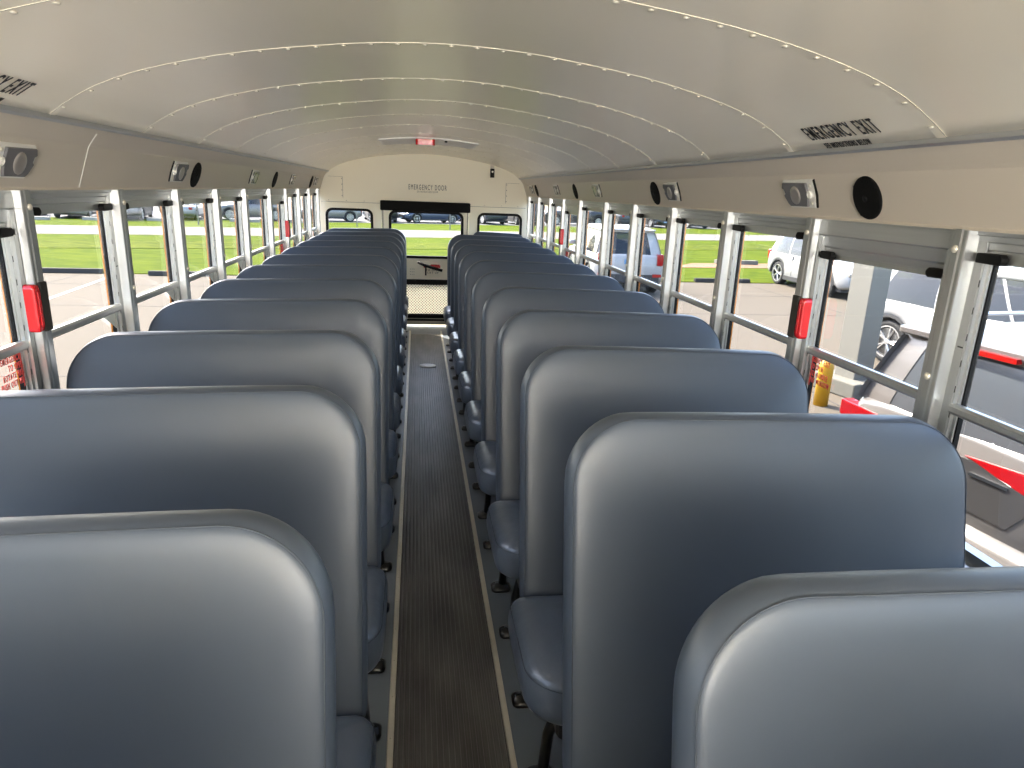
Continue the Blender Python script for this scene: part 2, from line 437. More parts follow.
wn = 0
def make_window(s, y0, y1, exit_, head):
    """one sash window between two posts; local y runs from 0 (near) to L (far)"""
    global wn
    wn += 1
    p = sthing('window_%d' % wn, (0, y0, 0))
    a, b = .040, y1-y0-.040
    bm = B()
    for yy, d in ((a, 1), (b, -1)):
        box(bm, *sorted((s*1.160, s*1.188)), *sorted((yy, yy+d*.016)), SILL, head+.02)
        box(bm, *sorted((s*1.170, s*1.174)), *sorted((yy+d*.016, yy+d*.024)), SILL, head)
    box(bm, *sorted((s*1.168, s*1.190)), a, b, head-.004, head+.03)
    box(bm, *sorted((s*1.162, s*1.190)), a, b, SILL, SILL+.03)
    obj('frame', bm, 'alu', p)
    bm = B()
    for yy, d in ((a, 1), (b, -1)):
        box(bm, *sorted((s*1.175, s*1.187)), *sorted((yy+d*.016, yy+d*.027)), SILL+.02, head)
    obj('gasket', bm, 'rubber', p)
    bm = B()
    for yy, d in ((a, 1), (b, -1)):
        z = SILL+.06
        while z < head-.05:
            box(bm, *sorted((s*1.1585, s*1.161)), *sorted((yy+d*.003, yy+d*.013)), z, z+.016); z += .062
    obj('slot', bm, 'hole', p)['kind'] = 'stuff'
    bm = prism(B(), [(s*1.160, MID-.013), (s*1.155, MID-.006), (s*1.155, MID+.006), (s*1.160, MID+.013), (s*1.172, MID+.013), (s*1.186, MID+.008), (s*1.186, MID-.013)], 1, a+.01, b-.01)
    obj('middle_rail', bm, 'alu', p)
    bm = box(B(), *sorted((s*1.176, s*1.179)), a+.02, b-.02, MID+.012, head)
    obj('upper_pane', bm, 'glass', p)
    bm = box(B(), *sorted((s*1.181, s*1.184)), a+.02, b-.02, SILL+.02, MID-.010)
    obj('lower_pane', bm, 'glass', p)
    for yy, d in ((a, 1), (b, -1)):
        bm = prism(B(), [(yy-d*.004, head-.004), (yy-d*.004, head+.018), (yy+d*.06, head+.018), (yy+d*.068, head+.010), (yy+d*.068, head+.002), (yy+d*.06, head-.006)], 0, *sorted((s*1.150, s*1.178)))
        obj('latch', bm, 'blackp', p, bevel=.003)
    if s < 0 and not exit_:
        bm = prism(B(), [(b-.12, MID-.016), (b-.024, MID-.016), (b-.024, MID-.075)], 0, *sorted((s*1.1745, s*1.1752)))
        obj('sticker', bm, 'white', p)
    if exit_:
        # deeper header plate over the push-out sash
        bm = prism(B(), [(s*1.149, 1.498), (s*1.149, 1.46), (s*1.154, 1.456), (s*1.158, 1.425), (s*1.163, 1.42), (s*1.166, head+.01), (s*1.189, head+.01), (s*1.189, 1.5)], 1, a-.02, b+.02)
        obj('header_plate', bm, 'alu2', p)
        bm = B(); box(bm, *sorted((s*1.150, s*1.162)), .030, .050, SILL, 1.455); box(bm, *sorted((s*1.150, s*1.162)), b-.010, b+.010, SILL, 1.455)
        obj('hinge_channel', bm, 'alu', p)
        bm = box(B(), *sorted((s*1.119, s*1.1275)), b+.020, b+.056, 1.125, 1.262)
        obj('handle_plate', bm, 'stopper', p, bevel=.002)
        bm = B()
        yc = b+.002
        loft(bm, [[(s*xx, yc+u*k, 1.193+v*k) for u, v in rrect(.015, .066, .012, 4)] for xx, k in ((1.149, 1), (1.126, 1), (1.121, .93), (1.119, .8))])
        h = obj('release_handle', bm, 'redp', p, bevel=.002)
        bm = B(); box(bm, *sorted((s*1.1165, s*1.121)), yc-.004, yc+.004, 1.145, 1.24)
        obj('grip_ridge', bm, 'redp', h, bevel=.001)
        xd = (0, -s, 0)
        text('lettering', 'EMERGENCY EXIT\nTO OPEN\nROTATE HANDLE\nPUSH OUT WINDOW', .0235, (s*1.1735, y0+b-.055, MID-.062), xd, (0, 0, 1), 'redink', p, sx=.52, bold=.0006)
        bm = B(); box(bm, *sorted((s*1.1735, s*1.1745)), b-.028, b-.015, MID-.115, MID-.02)
        obj('red_label', bm, 'redink', p)
        o_ = p.children
    return p
ww = []
for s in (-1, 1):
    for i in range(-1, 11):
        y0 = .19 if i < 0 else G[i]; y1 = G[0] if i < 0 else G[i+1]
        ex = i in (1, 7)
        make_window(s, y0, y1, ex, 1.392 if ex else HEAD)
# text objects were given world matrices; nothing else to fix

# ------------------------------------------------------------------ rear wall and emergency door
yr = YR
def rp(u, v, t): return (u, yr+.03-t, v)
outl = [(-1.2, -.06), (1.2, -.06), (1.2, 1.72)]+[(x, zc(x)+.03) for x in [1.0, .9, .8, .6, .4, .2, 0, -.2, -.4, -.6, -.8, -.9, -1.0]]+[(-1.2, 1.72)]
wl = rrect(.252, .255, .075, 6, cx=-.832, cy=1.05)
wr = rrect(.252, .255, .075, 6, cx=.838, cy=1.05)
door_hole = [(-.485, 0), (.485, 0), (.485, 1.36), (-.485, 1.36)]
plate('wall_rear', outl, [wl, wr, door_hole], .06, rp, 'rearpaint')['kind'] = 'structure'
dw = rrect(.412, .258, .075, 6, cx=.01, cy=1.045)
lowp = rrect(.405, .185, .02, 3, cx=.01, cy=.315)
door = plate('door_1', [(-.478, .02), (.478, .02), (.478, 1.355), (-.478, 1.355)], [dw, lowp], .05, lambda u, v, t: (u, yr+.028-t, v), 'rearpaint')
door['kind'] = 'structure'
def gasket(name, hw, hh, r, cx, cz, y, wd, parent, m='rubber', dep=.02):
    bm = B(); o_ = rrect(hw+.004, hh+.004, r, 6, cx=cx, cy=cz); i_ = rrect(hw-wd, hh-wd, max(r-wd, .01), 6, cx=cx, cy=cz)
    rings = [[(u, y, v) for u, v in o_], [(u, y-dep, v) for u, v in o_], [(u, y-dep, v) for u, v in i_], [(u, y+.03, v) for u, v in i_], [(u, y+.03, v) for u, v in o_]]
    V = loft(bm, rings, cap=False); 
    for i in range(len(V[0])):
        j = (i+1) % len(V[0]); bm.faces.new((V[-1][i], V[-1][j], V[0][j], V[0][i]))
    return obj(name, bm, m, parent)
for k, (cx, hw) in enumerate(((-.832, .252), (.838, .252))):
    p = sthing('window_%d' % (50+k))
    gasket('gasket', hw, .255, .075, cx, 1.05, yr+.005, .022, p)
    bm = B(); prism(bm, rrect(hw-.01, .245, .06, 5, cx=cx, cy=1.05), 1, yr+.012, yr+.016); obj('pane', bm, 'glass', p)
gasket('window_gasket', .412, .258, .075, .01, 1.045, yr+.005, .024, door)
bm = B(); prism(bm, rrect(.4, .246, .06, 5, cx=.01, cy=1.045), 1, yr+.012, yr+.016); obj('window_pane', bm, 'glass', door)
gasket('lower_gasket', .405, .185, .02, .01, .315, yr+.005, .014, door)
bm = B(); box(bm, -.385, .405, yr+.010, yr+.013, .14, .49); obj('perforated_screen', bm, 'perf', door)
bm = B(); box(bm, -.478, .478, yr-.022, yr-.002, .50, .545); obj('black_bar', bm, 'blackp', door, bevel=.004)
bm = B(); box(bm, -.478, .478, yr-.03, yr-.002, .10, .135); box(bm, -.478, .478, yr-.045, yr-.002, .07, .085)
obj('door_threshold', bm, 'blackp', door)
bm = B(); box(bm, -.472, -.466, yr-.004, yr+.0, .06, 1.35); box(bm, .466, .472, yr-.004, yr+.0, .06, 1.35); obj('door_gap', bm, 'rubber', door)
# lever handle
bm = B(); tube(bm, [(-.085, yr-.055, .745), (-.02, yr-.06, .715), (.06, yr-.06, .69), (.19, yr-.06, .655)], [.014, .015, .016, .016], 8); obj('handle', bm, 'blackp', door, True)
bm = B(); box(bm, -.02, .17, yr-.035, yr-.02, .682, .71); box(bm, .06, .16, yr-.03, yr-.022, .70, .72); obj('red_lever', bm, 'redp', door, bevel=.003)
bm = B(); box(bm, -.005, .012, yr-.04, yr-.002, .595, .70); obj('latch_rod', bm, 'blackp', door)
text('lettering', 'TO OPEN\nLIFT UP', .03, (.085, yr-.0035, .635), (1, 0, 0), (0, 0, 1), 'ink', door, sx=.95)
bm = B()
for i in range(3):
    for j in range(3):
        disc(bm, (-.17+.02*i, yr-.002, .60+.03*j), (0, -1, 0), [(.004, 0), (.003, .001)], 6)
obj('vent_holes', bm, 'hole', door)['kind'] = 'stuff'
# padded header above the door
bm = box(B(), -.495, .497, yr-.075, yr-.001, 1.302, 1.408)
tag(obj('header_pad', bm, 'pad', bevel=.012), 'long black padded bumper above the rear emergency door', 'door pad')
# seams + lettering of the rear wall
rw = bpy.data.objects['wall_rear']
bm = B(); box(bm, -1.13, -.5, yr-.002, yr+.001, 1.372, 1.375); box(bm, .5, 1.13, yr-.002, yr+.001, 1.372, 1.375)
obj('wall_seam', bm, 'thread', rw)
bm = B()
for sx in (-1, 1):
    box(bm, *sorted((sx*.895, sx*.898)), yr-.0015, yr+.001, 1.42, 1.64)
    box(bm, *sorted((sx*.895, sx*1.05)), yr-.0015, yr+.001, 1.638, 1.640)
    for z in (1.44, 1.5, 1.56, 1.62): disc(bm, (sx*.905, yr-.001, z), (0, -1, 0), [(.005, 0), (.004, .002)], 6)
for k in range(12):
    disc(bm, (-1.05+k*.19, yr-.001, 1.39), (0, -1, 0), [(.004, 0), (.003, .002)], 6)
obj('access_panel_outline', bm, 'post', rw)
text('lettering', 'EMERGENCY DOOR', .078, (.022, yr-.003, 1.557), (1, 0, 0), (0, 0, 1), 'ink', rw, sx=.47, bold=.0001)
text('lettering', 'SEE INSTRUCTIONS BELOW', .028, (.022, yr-.003, 1.512), (1, 0, 0), (0, 0, 1), 'ink', rw, sx=.5, bold=0)
# corner ribs closing the sloped panels against the rear wall
# monitoring camera on the rear wall
t = thing('security_camera', 'small black camera box high on the rear wall', 'camera', (.735, yr, 1.742))
obj('housing', box(B(), -.022, .022, -.05, -.001, -.05, .045), 'blackp', t, bevel=.004)
obj('lens', disc(B(), (0, -.05, .012), (0, -1, 0), [(.011, 0), (.011, .004), (.006, .005)], 12), 'white', t)
obj('bracket', box(B(), -.02, .02, -.03, -.001, .047, .085), 'panel', t)

# front wall behind the camera with the windshield opening
def fp(u, v, t): return (u, YF-.03+t, v)
o = struct('trim_13', box(B(), -1.16, 1.16, YF, -2.35, .9, 1.16), 'floorv')      # unseen shelf added to keep the fill light off the seat faces
plate('wall_front', outl, [rrect(1.0, .26, .08, 5, cx=0, cy=1.42)], .06, fp, 'panel')['kind'] = 'structure'

# ------------------------------------------------------------------ roof hatch, lamps, speakers
hz = ceil_z(0, 6.5)
def hatch_ring(k, dz, n=10):
    hw, hl = .385*k, .29*k
    r = []
    for i in range(n+1): x = -hw+2*hw*i/n; r.append((x, 5.82-hl, ceil_z(x, 5.9)+dz))
    for i in range(n, -1, -1): x = -hw+2*hw*i/n; r.append((x, 5.82+hl, ceil_z(x, 5.9)+dz))
    return r
t = thing('roof_hatch', 'white roof escape hatch with a red release handle at the rear of the ceiling', 'roof hatch', (0, 0, 0))
bm = B(); loft(bm, [hatch_ring(1, .0), hatch_ring(1, -.008), hatch_ring(.94, -.014), hatch_ring(.90, -.011)]); obj('hatch_panel', bm, 'white', t)
bm = B(); loft(bm, [[(x, y, hz+z) for x, y in rrect(.075, .045, .02, 4, cx=-.03, cy=5.58)] for z in (-.012, -.05, -.056)]); obj('handle', bm, 'redp', t, bevel=.003)
bm = B(); box(bm, .12, .14, 5.56, 5.58, hz-.03, hz-.01); obj('latch', bm, 'blackp', t)

PN = Vector((1.131-1.090, 0, 1.518-1.634)).normalized()      # down the face of the right-hand sloped panel
def panel_frame(s, y, f):
    """origin, along, up, normal on the sloped panel at fraction f of its height"""
    o = Vector((s*(1.131-.041*f), y, 1.518+.116*f)); up = Vector((-s*.041, 0, .116)).normalized(); al = Vector((0, 1, 0)); nn = Vector((-s*.116, 0, -.041)).normalized()
    return o, al, up, nn
def on_panel(s, y, f):
    o, al, up, nn = panel_frame(s, y, f)
    return lambda u, v, h: tuple(Vector((0, 0, 0))+al*u+up*v+nn*h), o
SIDE = {-1: 'lawn side', 1: 'parked car side'}
for s in (-1, 1):
    L0 = None
    for k, y in enumerate((1.96 if s < 0 else 2.08, 3.2, 4.6, 5.97, 7.3)):
        if k == 0:
            P, o = on_panel(s, y, .50)
            L0 = thing('dome_lamp', '', 'interior lamp', o)
            d = -1
            base = [(-.095, -.040), (-.10, -.01), (-.102, .02), (-.095, .048), (.070, .048), (.088, .030), (.080, .012), (.075, -.005), (.060, -.030), (.045, -.042)]
            bm = B(); loft(bm, [[P(u*k_, v*k_, h) for u, v in base] for k_, h in ((1, 0), (1, .003), (.98, .005))]); obj('base', bm, 'white', L0)
            lens = [(-.062, -.036), (-.070, .0), (-.066, .038), (.072, .040), (.078, .024), (.066, .018), (.062, .004), (.070, -.002), (.050, -.028), (.038, -.036)]
            bm = B(); loft(bm, [[P(u*k_, v*k_, h) for u, v in lens] for k_, h in ((1, .004), (1, .008), (.96, .011))]); obj('lens', bm, 'lens', L0)
            c = Vector(P(.0, .0, .0105)); bm = B()
            disc(bm, c, Vector(P(0, 0, 1))-Vector(P(0, 0, 0)), [(.030, -.001), (.029, .0015), (.018, .002), (.012, .001), (.0005, .0006)], 20); obj('reflector', bm, 'reflector', L0, True)
            for v in (-.026, .03):
                c = Vector(P(-.082, v, .005)); bm = disc(B(), c, Vector(P(0, 0, 1))-Vector(P(0, 0, 0)), [(.006, 0), (.005, .003), (.0005, .004)], 8); obj('screw', bm, 'rivet', L0, True)
            bm = B(); loft(bm, [[P(u, v, h) for u, v in [(-.100, -.038), (-.107, .0), (-.100, .046), (-.104, .048), (-.1115, .0), (-.104, -.040)]] for h in (0, .005)]); obj('dark_gap', bm, 'rubber', L0)  # dark rubber strip along the bezel end
            bm = disc(B(), P(-.078, .002, .005), Vector(P(0, 0, 1))-Vector(P(0, 0, 0)), [(.012, 0), (.012, .006), (.008, .008), (.007, .002)], 12); obj('switch', bm, 'white', L0)
            o = L0
        else:
            o = dup(L0); o.location = (L0.location.x, y, L0.location.z)
        o['label'] = 'clear dome lamp on the sloped panel, %s, %s from the camera' % (SIDE[s], ORD[k]); o['group'] = 'dome lamps above the windows'
    S0 = None
    for k, y in enumerate((1.735, 3.43, 5.25, 7.0)):
        if s < 0 and k == 0: continue
        P, o = on_panel(s, y, .45)
        if S0 is None:
            S0 = thing('speaker', '', 'speaker', o)
            nn = Vector(P(0, 0, 1))-Vector(P(0, 0, 0))
            obj('grille', disc(B(), (0, 0, 0), nn, [(.059, 0), (.059, .004), (.054, .007), (.030, .009), (.0005, .009)], 36), 'speaker', S0)
            obj('badge', disc(B(), P(0, 0, .0085), nn, [(.010, 0), (.009, .002), (.0005, .003)], 12), 'blackp', S0, True)
            for a in (.6, 2.2, 3.7, 5.3):
                obj('screw', disc(B(), P(.0555*math.cos(a), .0555*math.sin(a), .003), nn, [(.0045, 0), (.0035, .003)], 8), 'blackp', S0)
            o = S0
        else:
            loc = o; o = dup(S0); o.location = loc
        o['label'] = 'round black ceiling speaker on the %s, %s along' % (SIDE[s], ORD[k]); o['group'] = 'round black speakers'

# ================================================================== SEATS
def make_seat():
    """local: x 0 = middle of the bench, +x towards the aisle; y 0 = front face of the back at its top edge; occupants face -y"""
    t = thing('bus_seat', '', 'bus seat')
    HW, H0, H1 = .456, .33, 1.114
    cz, hh = (H0+H1)/2, (H1-H0)/2
    tilt = math.radians(15.5)
    def T(x, y, z):
        z += .018*x
        dz = z-H1
        yy = y*math.cos(tilt)+dz*math.sin(tilt); zz = H1+dz*math.cos(tilt)*1.02-y*math.sin(tilt)*.6
        return (x, yy, zz)
    def ring(inset, y, n=8):
        r = max(.150-inset, .02); rb = max(.05-inset, .015)
        return [T(u, y+.006*math.sin(u*7+v*5), cz+v) for u, v in rrect(HW-inset, hh-inset, r, n, rb)]
    bm = B()
    prof = [(.36, -.010), (.27, -.0098), (.17, -.009), (.09, -.007), (.045, -.0045), (.020, -.001), (.012, .002), (.007, .007), (.001, .024), (-.001, .040), (.001, .056), (.007, .070), (.014, .076), (.03, .080), (.10, .085), (.36, .088)]
    loft(bm, [ring(a, b) for a, b in prof])
    back = obj('backrest', bm, 'seat', t, True)
    sm = back.modifiers.new('sub', 'SUBSURF'); sm.levels = 1; sm.render_levels = 1
    bm = B()
    pts = ring(.0105, .0035, 14); pts = pts[2:-2]
    tube(bm, pts, .0013, 5); obj('piping', bm, 'thread', back, True)
    # cushion
    bm = B(); cy = -.40
    def cr(inset, z, n=8):
        hw, hl = .458-inset, .215-inset
        out = []
        for sx, sy, rr, a0 in ((1, -1, .13, -90), (1, 1, .05, 0), (-1, 1, .05, 90), (-1, -1, .06, 180)):
            rr = max(rr-inset, .015)
            for k in range(n+1):
                a = math.radians(a0+90*k/n)
                x = sx*(hw-rr)+rr*math.cos(a); x += .02*(x+hw)/(2*hw); y = cy+sy*(hl-rr)+rr*math.sin(a)
                out.append((x, y, z-.05*(y-cy)+.004*math.sin(x*9+y*11)))
        return out
    loft(bm, [cr(a, z) for a, z in ((.20, .305), (.06, .297), (.012, .300), (.0, .315), (-.003, .35), (-.001, .388), (.006, .408), (.016, .421), (.04, .433), (.09, .442), (.20, .447))])
    cush = obj('cushion', bm, 'cushion', t, True)
    sm = cush.modifiers.new('sub', 'SUBSURF'); sm.levels = 1; sm.render_levels = 1
    bm = B(); tube(bm, cr(.003, .404, 12)+cr(.003, .404, 12)[:1], .0013, 5); obj('piping', bm, 'thread', cush, True)
    # frame under the cushion and aisle legs
    bm = B(); loft(bm, [[(x, y, z) for x, y in rrect(.42, .19, .03, 3, cy=-.40)] for z in (.262, .30)])
    obj('seat_frame', bm, 'legblack', t)
    for y in (-.44, -.15):
        bm = B(); tube(bm, [(.40, y-.06 if y < -.3 else y-.03, .285), (.412, y-.01, .16), (.42, y, .012)], .016, 8)
        lg = obj('leg', bm, 'legblack', t, True)
        bm = B(); loft(bm, [[(.425+u, y+v, z) for u, v in rrect(k*.040, k*.033, .02, 4)] for k, z in ((1, .0005), (1, .010), (.8, .018), (.5, .026))])
        ft = obj('foot', bm, 'legblack', lg, True)
        bm = B(); disc(bm, (.447, y, .012), (0, 0, 1), [(.009, 0), (.009, .009), (.006, .011)], 6); obj('bolt', bm, 'legblack', lg)
    return t
seat0 = make_seat()
for s in (-1, 1):
    if s > 0:
        # mirrored bench for the other side
        def mirror(o, par):
            c = o.copy(); COL.objects.link(c)
            if par: c.parent = par
            if c.type == 'MESH':
                c.data = o.data.copy(); c.data.transform(Matrix.Scale(-1, 4, (1, 0, 0))); c.data.flip_normals()
            for ch in kids.get(o.name, []): mirror(ch, c)
            return c
        kids = {}
        for o in list(bpy.data.objects):
            if o.parent: kids.setdefault(o.parent.name, []).append(o)
        src = mirror(seat0, None)
    else: src = seat0
    for i in list(range(12))+[-1, -2]:  # negative rows are unseen, added to shade the nearest seats
        y = (.85+.6195*i) if s < 0 else (.63+.63*i)
        y = min(y, 7.61)
        o = src if i == 0 else dup(src)
        x = s*.665
        if s > 0 and i == 11: x = .80; o.scale = (.68, 1, 1)
        o.location = (x, y, 0)
        if s > 0 and i == 0:
            for c in o.children:
                if c.name.startswith('cushion'): c.location.x = -.02
        wh = 'nearest the camera in view' if i == 0 else ['', 'unseen, added to shade the nearest seats', 'unseen, second row added for shade'][-i] if i < 0 else (('last of the row' if s < 0 else 'narrow last one of the row') if i == 11 else ORD[i]+' from the camera')
        o['label'] = 'blue-grey vinyl bus seat, %s of the aisle, %s' % (SIDE[s], wh)
        o['group'] = 'bus seats on the '+SIDE[s]

# ================================================================== OUTSIDE
GZ = -1.0
def poly(name, pts, z, m, h=.02):
    bm = B(); prism(bm, pts, 2, z-h, z); return obj(name, bm, m)
o = poly('parking_lot', [(-70, -30), (60, -30), (60, 22.5), (9, 20.4), (-70, 17)], GZ, 'concrete', .3); o['kind'] = 'structure'; lot = o
# painted bay lines on the pavement
def stripe(p, q, wd=.1):
    p = Vector((*p, 0)); q = Vector((*q, 0)); d = (q-p).normalized(); nrm = Vector((-d.y, d.x, 0))*wd/2
    return obj('painted_line', prism(B(), [tuple((p+nrm).xy), tuple((q+nrm).xy), tuple((q-nrm).xy), tuple((p-nrm).xy)], 2, GZ+.001, GZ+.006), 'line', lot)
for k in range(-6, 3): stripe((-7.7+k*3.0-.0, 13.6), (-7.5+k*3.0-.6, 19.0))
stripe((4.1, 12.8), (4.6, 18.6)); 
for x_ in (-9, -4.2, .6, 5.4, 10.2, 15): obj('expansion_joint', prism(B(), [(x_, -10), (x_+.02, -10), (x_+.02, 20), (x_, 20)], 2, GZ+.0005, GZ+.003), 'stopper', lot)
for y_ in (4, 9.2, 14.6, 17.6): obj('expansion_joint', prism(B(), [(-60, y_), (50, y_), (50, y_+.025), (-60, y_+.025)], 2, GZ+.0005, GZ+.003), 'stopper', lot)
o = poly('lawn', [(-70, 17), (9, 20.4), (60, 22.5), (60, 53.2), (-70, 18.1)], GZ+.02, 'grass', .3); o['kind'] = 'structure'
# taller, rougher grass on the ditch bank
def band(name, off0, off1, m, z, h=.25):
    f = lambda x, o_: 36.8+.27*x+o_
    return poly(name, [(-55, f(-55, off0)), (60, f(60, off0)), (60, f(60, off1)), (-55, f(-55, off1))], z, m, h)
o = band('tall_grass', -7.2, -3.6, 'grass2', GZ+.035, .02)
tag(o, 'rough taller grass along the ditch before the road', 'grass', kind='stuff')
o = poly('dirt_patch', [(9.5, 24.6), (13, 25.0), (17, 25.6), (22, 26.0), (22, 27.6), (15, 27.0), (11, 26.4)], GZ+.03, 'dirt', .02)
tag(o, 'bare reddish strip of dirt in the lawn behind the white crossovers', 'dirt', kind='stuff')
o = band('road', 0, 6.4, 'road', GZ+.03); o['kind'] = 'structure'
o = band('far_verge', 6.4, 14.2, 'grass', GZ+.03, .3); o['kind'] = 'structure'
o = band('far_lot', 14.2, 90, 'asph', GZ+.03, .3); o['kind'] = 'structure'
# wheel stops
for k, (x, y) in enumerate(((-9.5, 20.0-.35), (-6.35, 19.85-.35), (-12.9, 19.3), (6.3, 20.2), (9.6, 20.5), (15.4, 20.75))):
    bm = prism(B(), [(-.09, 0), (-.06, .13), (.06, .13), (.09, 0)], 0, -.95, .95)
    for v in bm.verts: pass
    o = obj('wheel_stop', bm, 'stopper', bevel=.02, loc=(x, y, GZ)); o.rotation_euler = (0, 0, .04)
    tag(o, ['dark concrete wheel stop, middle of the three on the lawn side', 'dark concrete wheel stop of the lawn side closest to the bus', 'dark concrete wheel stop of the lawn side farthest from the bus', 'dark wheel stop under the tailgate-facing white crossover', 'dark wheel stop just beside the white crossover showing its tailgate', 'dark wheel stop left of the white crossover by the dirt strip'][k], 'wheel stop', 'concrete wheel stops')

# ------------------------------------------------------------------ cars
def lerp(a, b, t): return a+(b-a)*t
def interp(pts, x):
    if x <= pts[0][0]: return pts[0][1]
    for (a, b), (c, d) in zip(pts, pts[1:]):
        if x <= c: return b+(d-b)*(x-a)/(c-a)
    return pts[-1][1]
def make_car(name, label, cat, loc, rz, paint, kind='suv', L=4.6, W=1.86, H=1.68, detail=True, group=None):
    """local: +x is the nose, origin on the ground under the middle"""
    t = thing(name, label, cat, loc, rz, group)
    h = L/2; wr = .36 if kind in ('suv', 'truck') else .33
    fx, rx = h-.92, -h+.86
    belt = {'suv': .60, 'van': .65, 'sedan': .62, 'truck': .60, 'hatch': .6}[kind]*H
    if kind == 'suv' or kind == 'hatch': top = [(-h, belt-.10), (-h+.05, belt), (h-1.5, belt), (h-1.2, belt-.02), (h-.3, belt-.14), (h-.06, belt-.26), (h, belt-.36)]
    elif kind == 'van': top = [(-h, belt-.06), (-h+.04, belt), (h-1.3, belt), (h-.9, belt-.06), (h-.2, belt-.22), (h, belt-.4)]
    elif kind == 'sedan': top = [(-h, belt-.16), (-h+.1, belt-.02), (-h+.8, belt+.02), (h-1.6, belt), (h-1.2, belt-.03), (h-.3, belt-.16), (h, belt-.36)]
    else: top = [(-h, belt-.05), (-h+.04, belt), (h-1.6, belt), (h-1.2, belt-.0), (h-.1, belt-.08), (h, belt-.3)]
    def zb(x):
        b = .24
        if x > h-.5: b = .24+.1*(x-h+.5)/.5
        if x < -h+.4: b = .26+.16*(-h+.4-x)/.4
        for c in (fx, rx):
            d = abs(x-c); R = wr+.055
            if d < R: b = max(b, wr+math.sqrt(max(R*R-d*d, 0)))
        return b
    xs = sorted(set([round(v, 4) for v in [-h, -h+.02, -h+.06, -h+.14, -h+.3]+[rx+(wr+.055)*math.cos(a*math.pi/10) for a in range(11)]+[fx+(wr+.055)*math.cos(a*math.pi/10) for a in range(11)]+[-.8, -.4, 0, .4, .8, h-.3, h-.14, h-.06, h-.02, h]]))
    bm = B(); rings = []
    for x in xs:
        e = min(x+h, h-x); wf = 1-.16*max(0, 1-e/.35)**2.2-.0
        hwid = W/2*wf; zt = interp(top, x); z0 = min(zb(x), zt-.05)
        rear_in = 0
        side = [(.93, z0), (.985, lerp(z0, zt, .12)), (1.0, lerp(z0, zt, .4)), (.995, lerp(z0, zt, .7)), (.965, lerp(z0, zt, .93)), (.92, zt), (.6, zt+.025), (.25, zt+.035)]
        r = [(x, -hwid*a, z) for a, z in side]+[(x, hwid*a, z) for a, z in side[::-1]]
        rings.append(r)
    loft(bm, rings)
    body = obj('body', bm, paint, t, True)
    # lower cladding
    bm = B()
    for c in (fx, rx):
        for sy in (-1, 1):
            R = wr+.055
            r1 = [(c+R*math.cos(a*math.pi/12), sy*(W/2+.004), wr+R*math.sin(a*math.pi/12)) for a in range(13)]
            r2 = [(c+(R+.05)*math.cos(a*math.pi/12), sy*(W/2-.0), wr+(R+.05)*math.sin(a*math.pi/12)) for a in range(13)]
            r0 = [(c+R*math.cos(a*math.pi/12), sy*(W/2-.12), wr+R*math.sin(a*math.pi/12)) for a in range(13)]
            loft(bm, [r0, r1, r2], closed=False, cap=False)
    for sy in (-1, 1):
        box(bm, rx+wr+.05, fx-wr-.05, *sorted((sy*(W/2-.1), sy*(W/2+.002))), .2, .33)
    box(bm, -h+.3, h-.3, -W/2+.14, W/2-.14, .2, .5)
    box(bm, rx-wr-.05, rx+wr+.05, -W/2+.30, W/2-.30, .2, .8); box(bm, fx-wr-.05, fx+wr+.05, -W/2+.3, W/2-.3, .2, .75)
    if kind == 'suv':
        box(bm, -h-.012, -h+.1, -W/2*.80, W/2*.80, .36, .56)
    obj('cladding', bm, 'clad' if kind in ('suv', 'truck') or not detail else 'clad', t)
    # greenhouse
    if kind == 'suv': g0, g1, r0, r1 = -h+.10, h-1.25, -h+.42, h-1.95
    elif kind == 'van': g0, g1, r0, r1 = -h+.06, h-.85, -h+.24, h-1.75
    elif kind == 'hatch': g0, g1, r0, r1 = -h+.08, h-1.2, -h+.5, h-1.85
    elif kind == 'sedan': g0, g1, r0, r1 = -h+.62, h-1.30, -h+1.25, h-2.1
    else: g0, g1, r0, r1 = -h+2.1, h-1.35, -h+2.25, h-2.0
    N = 12
    def gring(tt):
        k = tt
        a = lerp(g0, r0, k**1.25); b = lerp(g1, r1, k); ww_ = lerp(W/2*.93, W/2*.74, k**1.2); z = lerp(belt-.015, H-.06, k)
        out = []
        for i in range(N+1): out.append((lerp(a, b, i/N), -ww_*(1-.10*abs(2*i/N-1)**3), z))
        for i in range(1, 6): out.append((b+.10*math.sin(math.pi*i/6)*(1-.3*k), lerp(-ww_*.9, ww_*.9, i/6), z))
        for i in range(N, -1, -1): out.append((lerp(a, b, i/N), ww_*(1-.10*abs(2*i/N-1)**3), z))
        for i in range(1, 6): out.append((a-.05*math.sin(math.pi*i/6), lerp(ww_*.9, -ww_*.9, i/6), z))
        return out
    ks = [0, .12, .35, .6, .82, .92]
    gl = [gring(k) for k in ks]
    # glass loft (full band), roof, and body coloured pillars slightly proud of it
    bm = B(); loft(bm, gl, cap=False); obj('glass', bm, 'cglass', t, True)
    bm = B(); up = gring(.90); rr = [[(x*1.002, y*1.012, z) for x, y, z in up]]
    cxm = (r0+r1)/2
    for k, dz in ((1.0, .025), (.97, .05), (.88, .068), (.6, .082), (.2, .088)):
        rr.append([(cxm+(x-cxm)*k, y*k, H-.088+dz) for x, y, z in gring(.97)])
    loft(bm, rr, cap=True); roof = obj('roof', bm, paint, t, True)
    bm = B()
    n1 = N+1
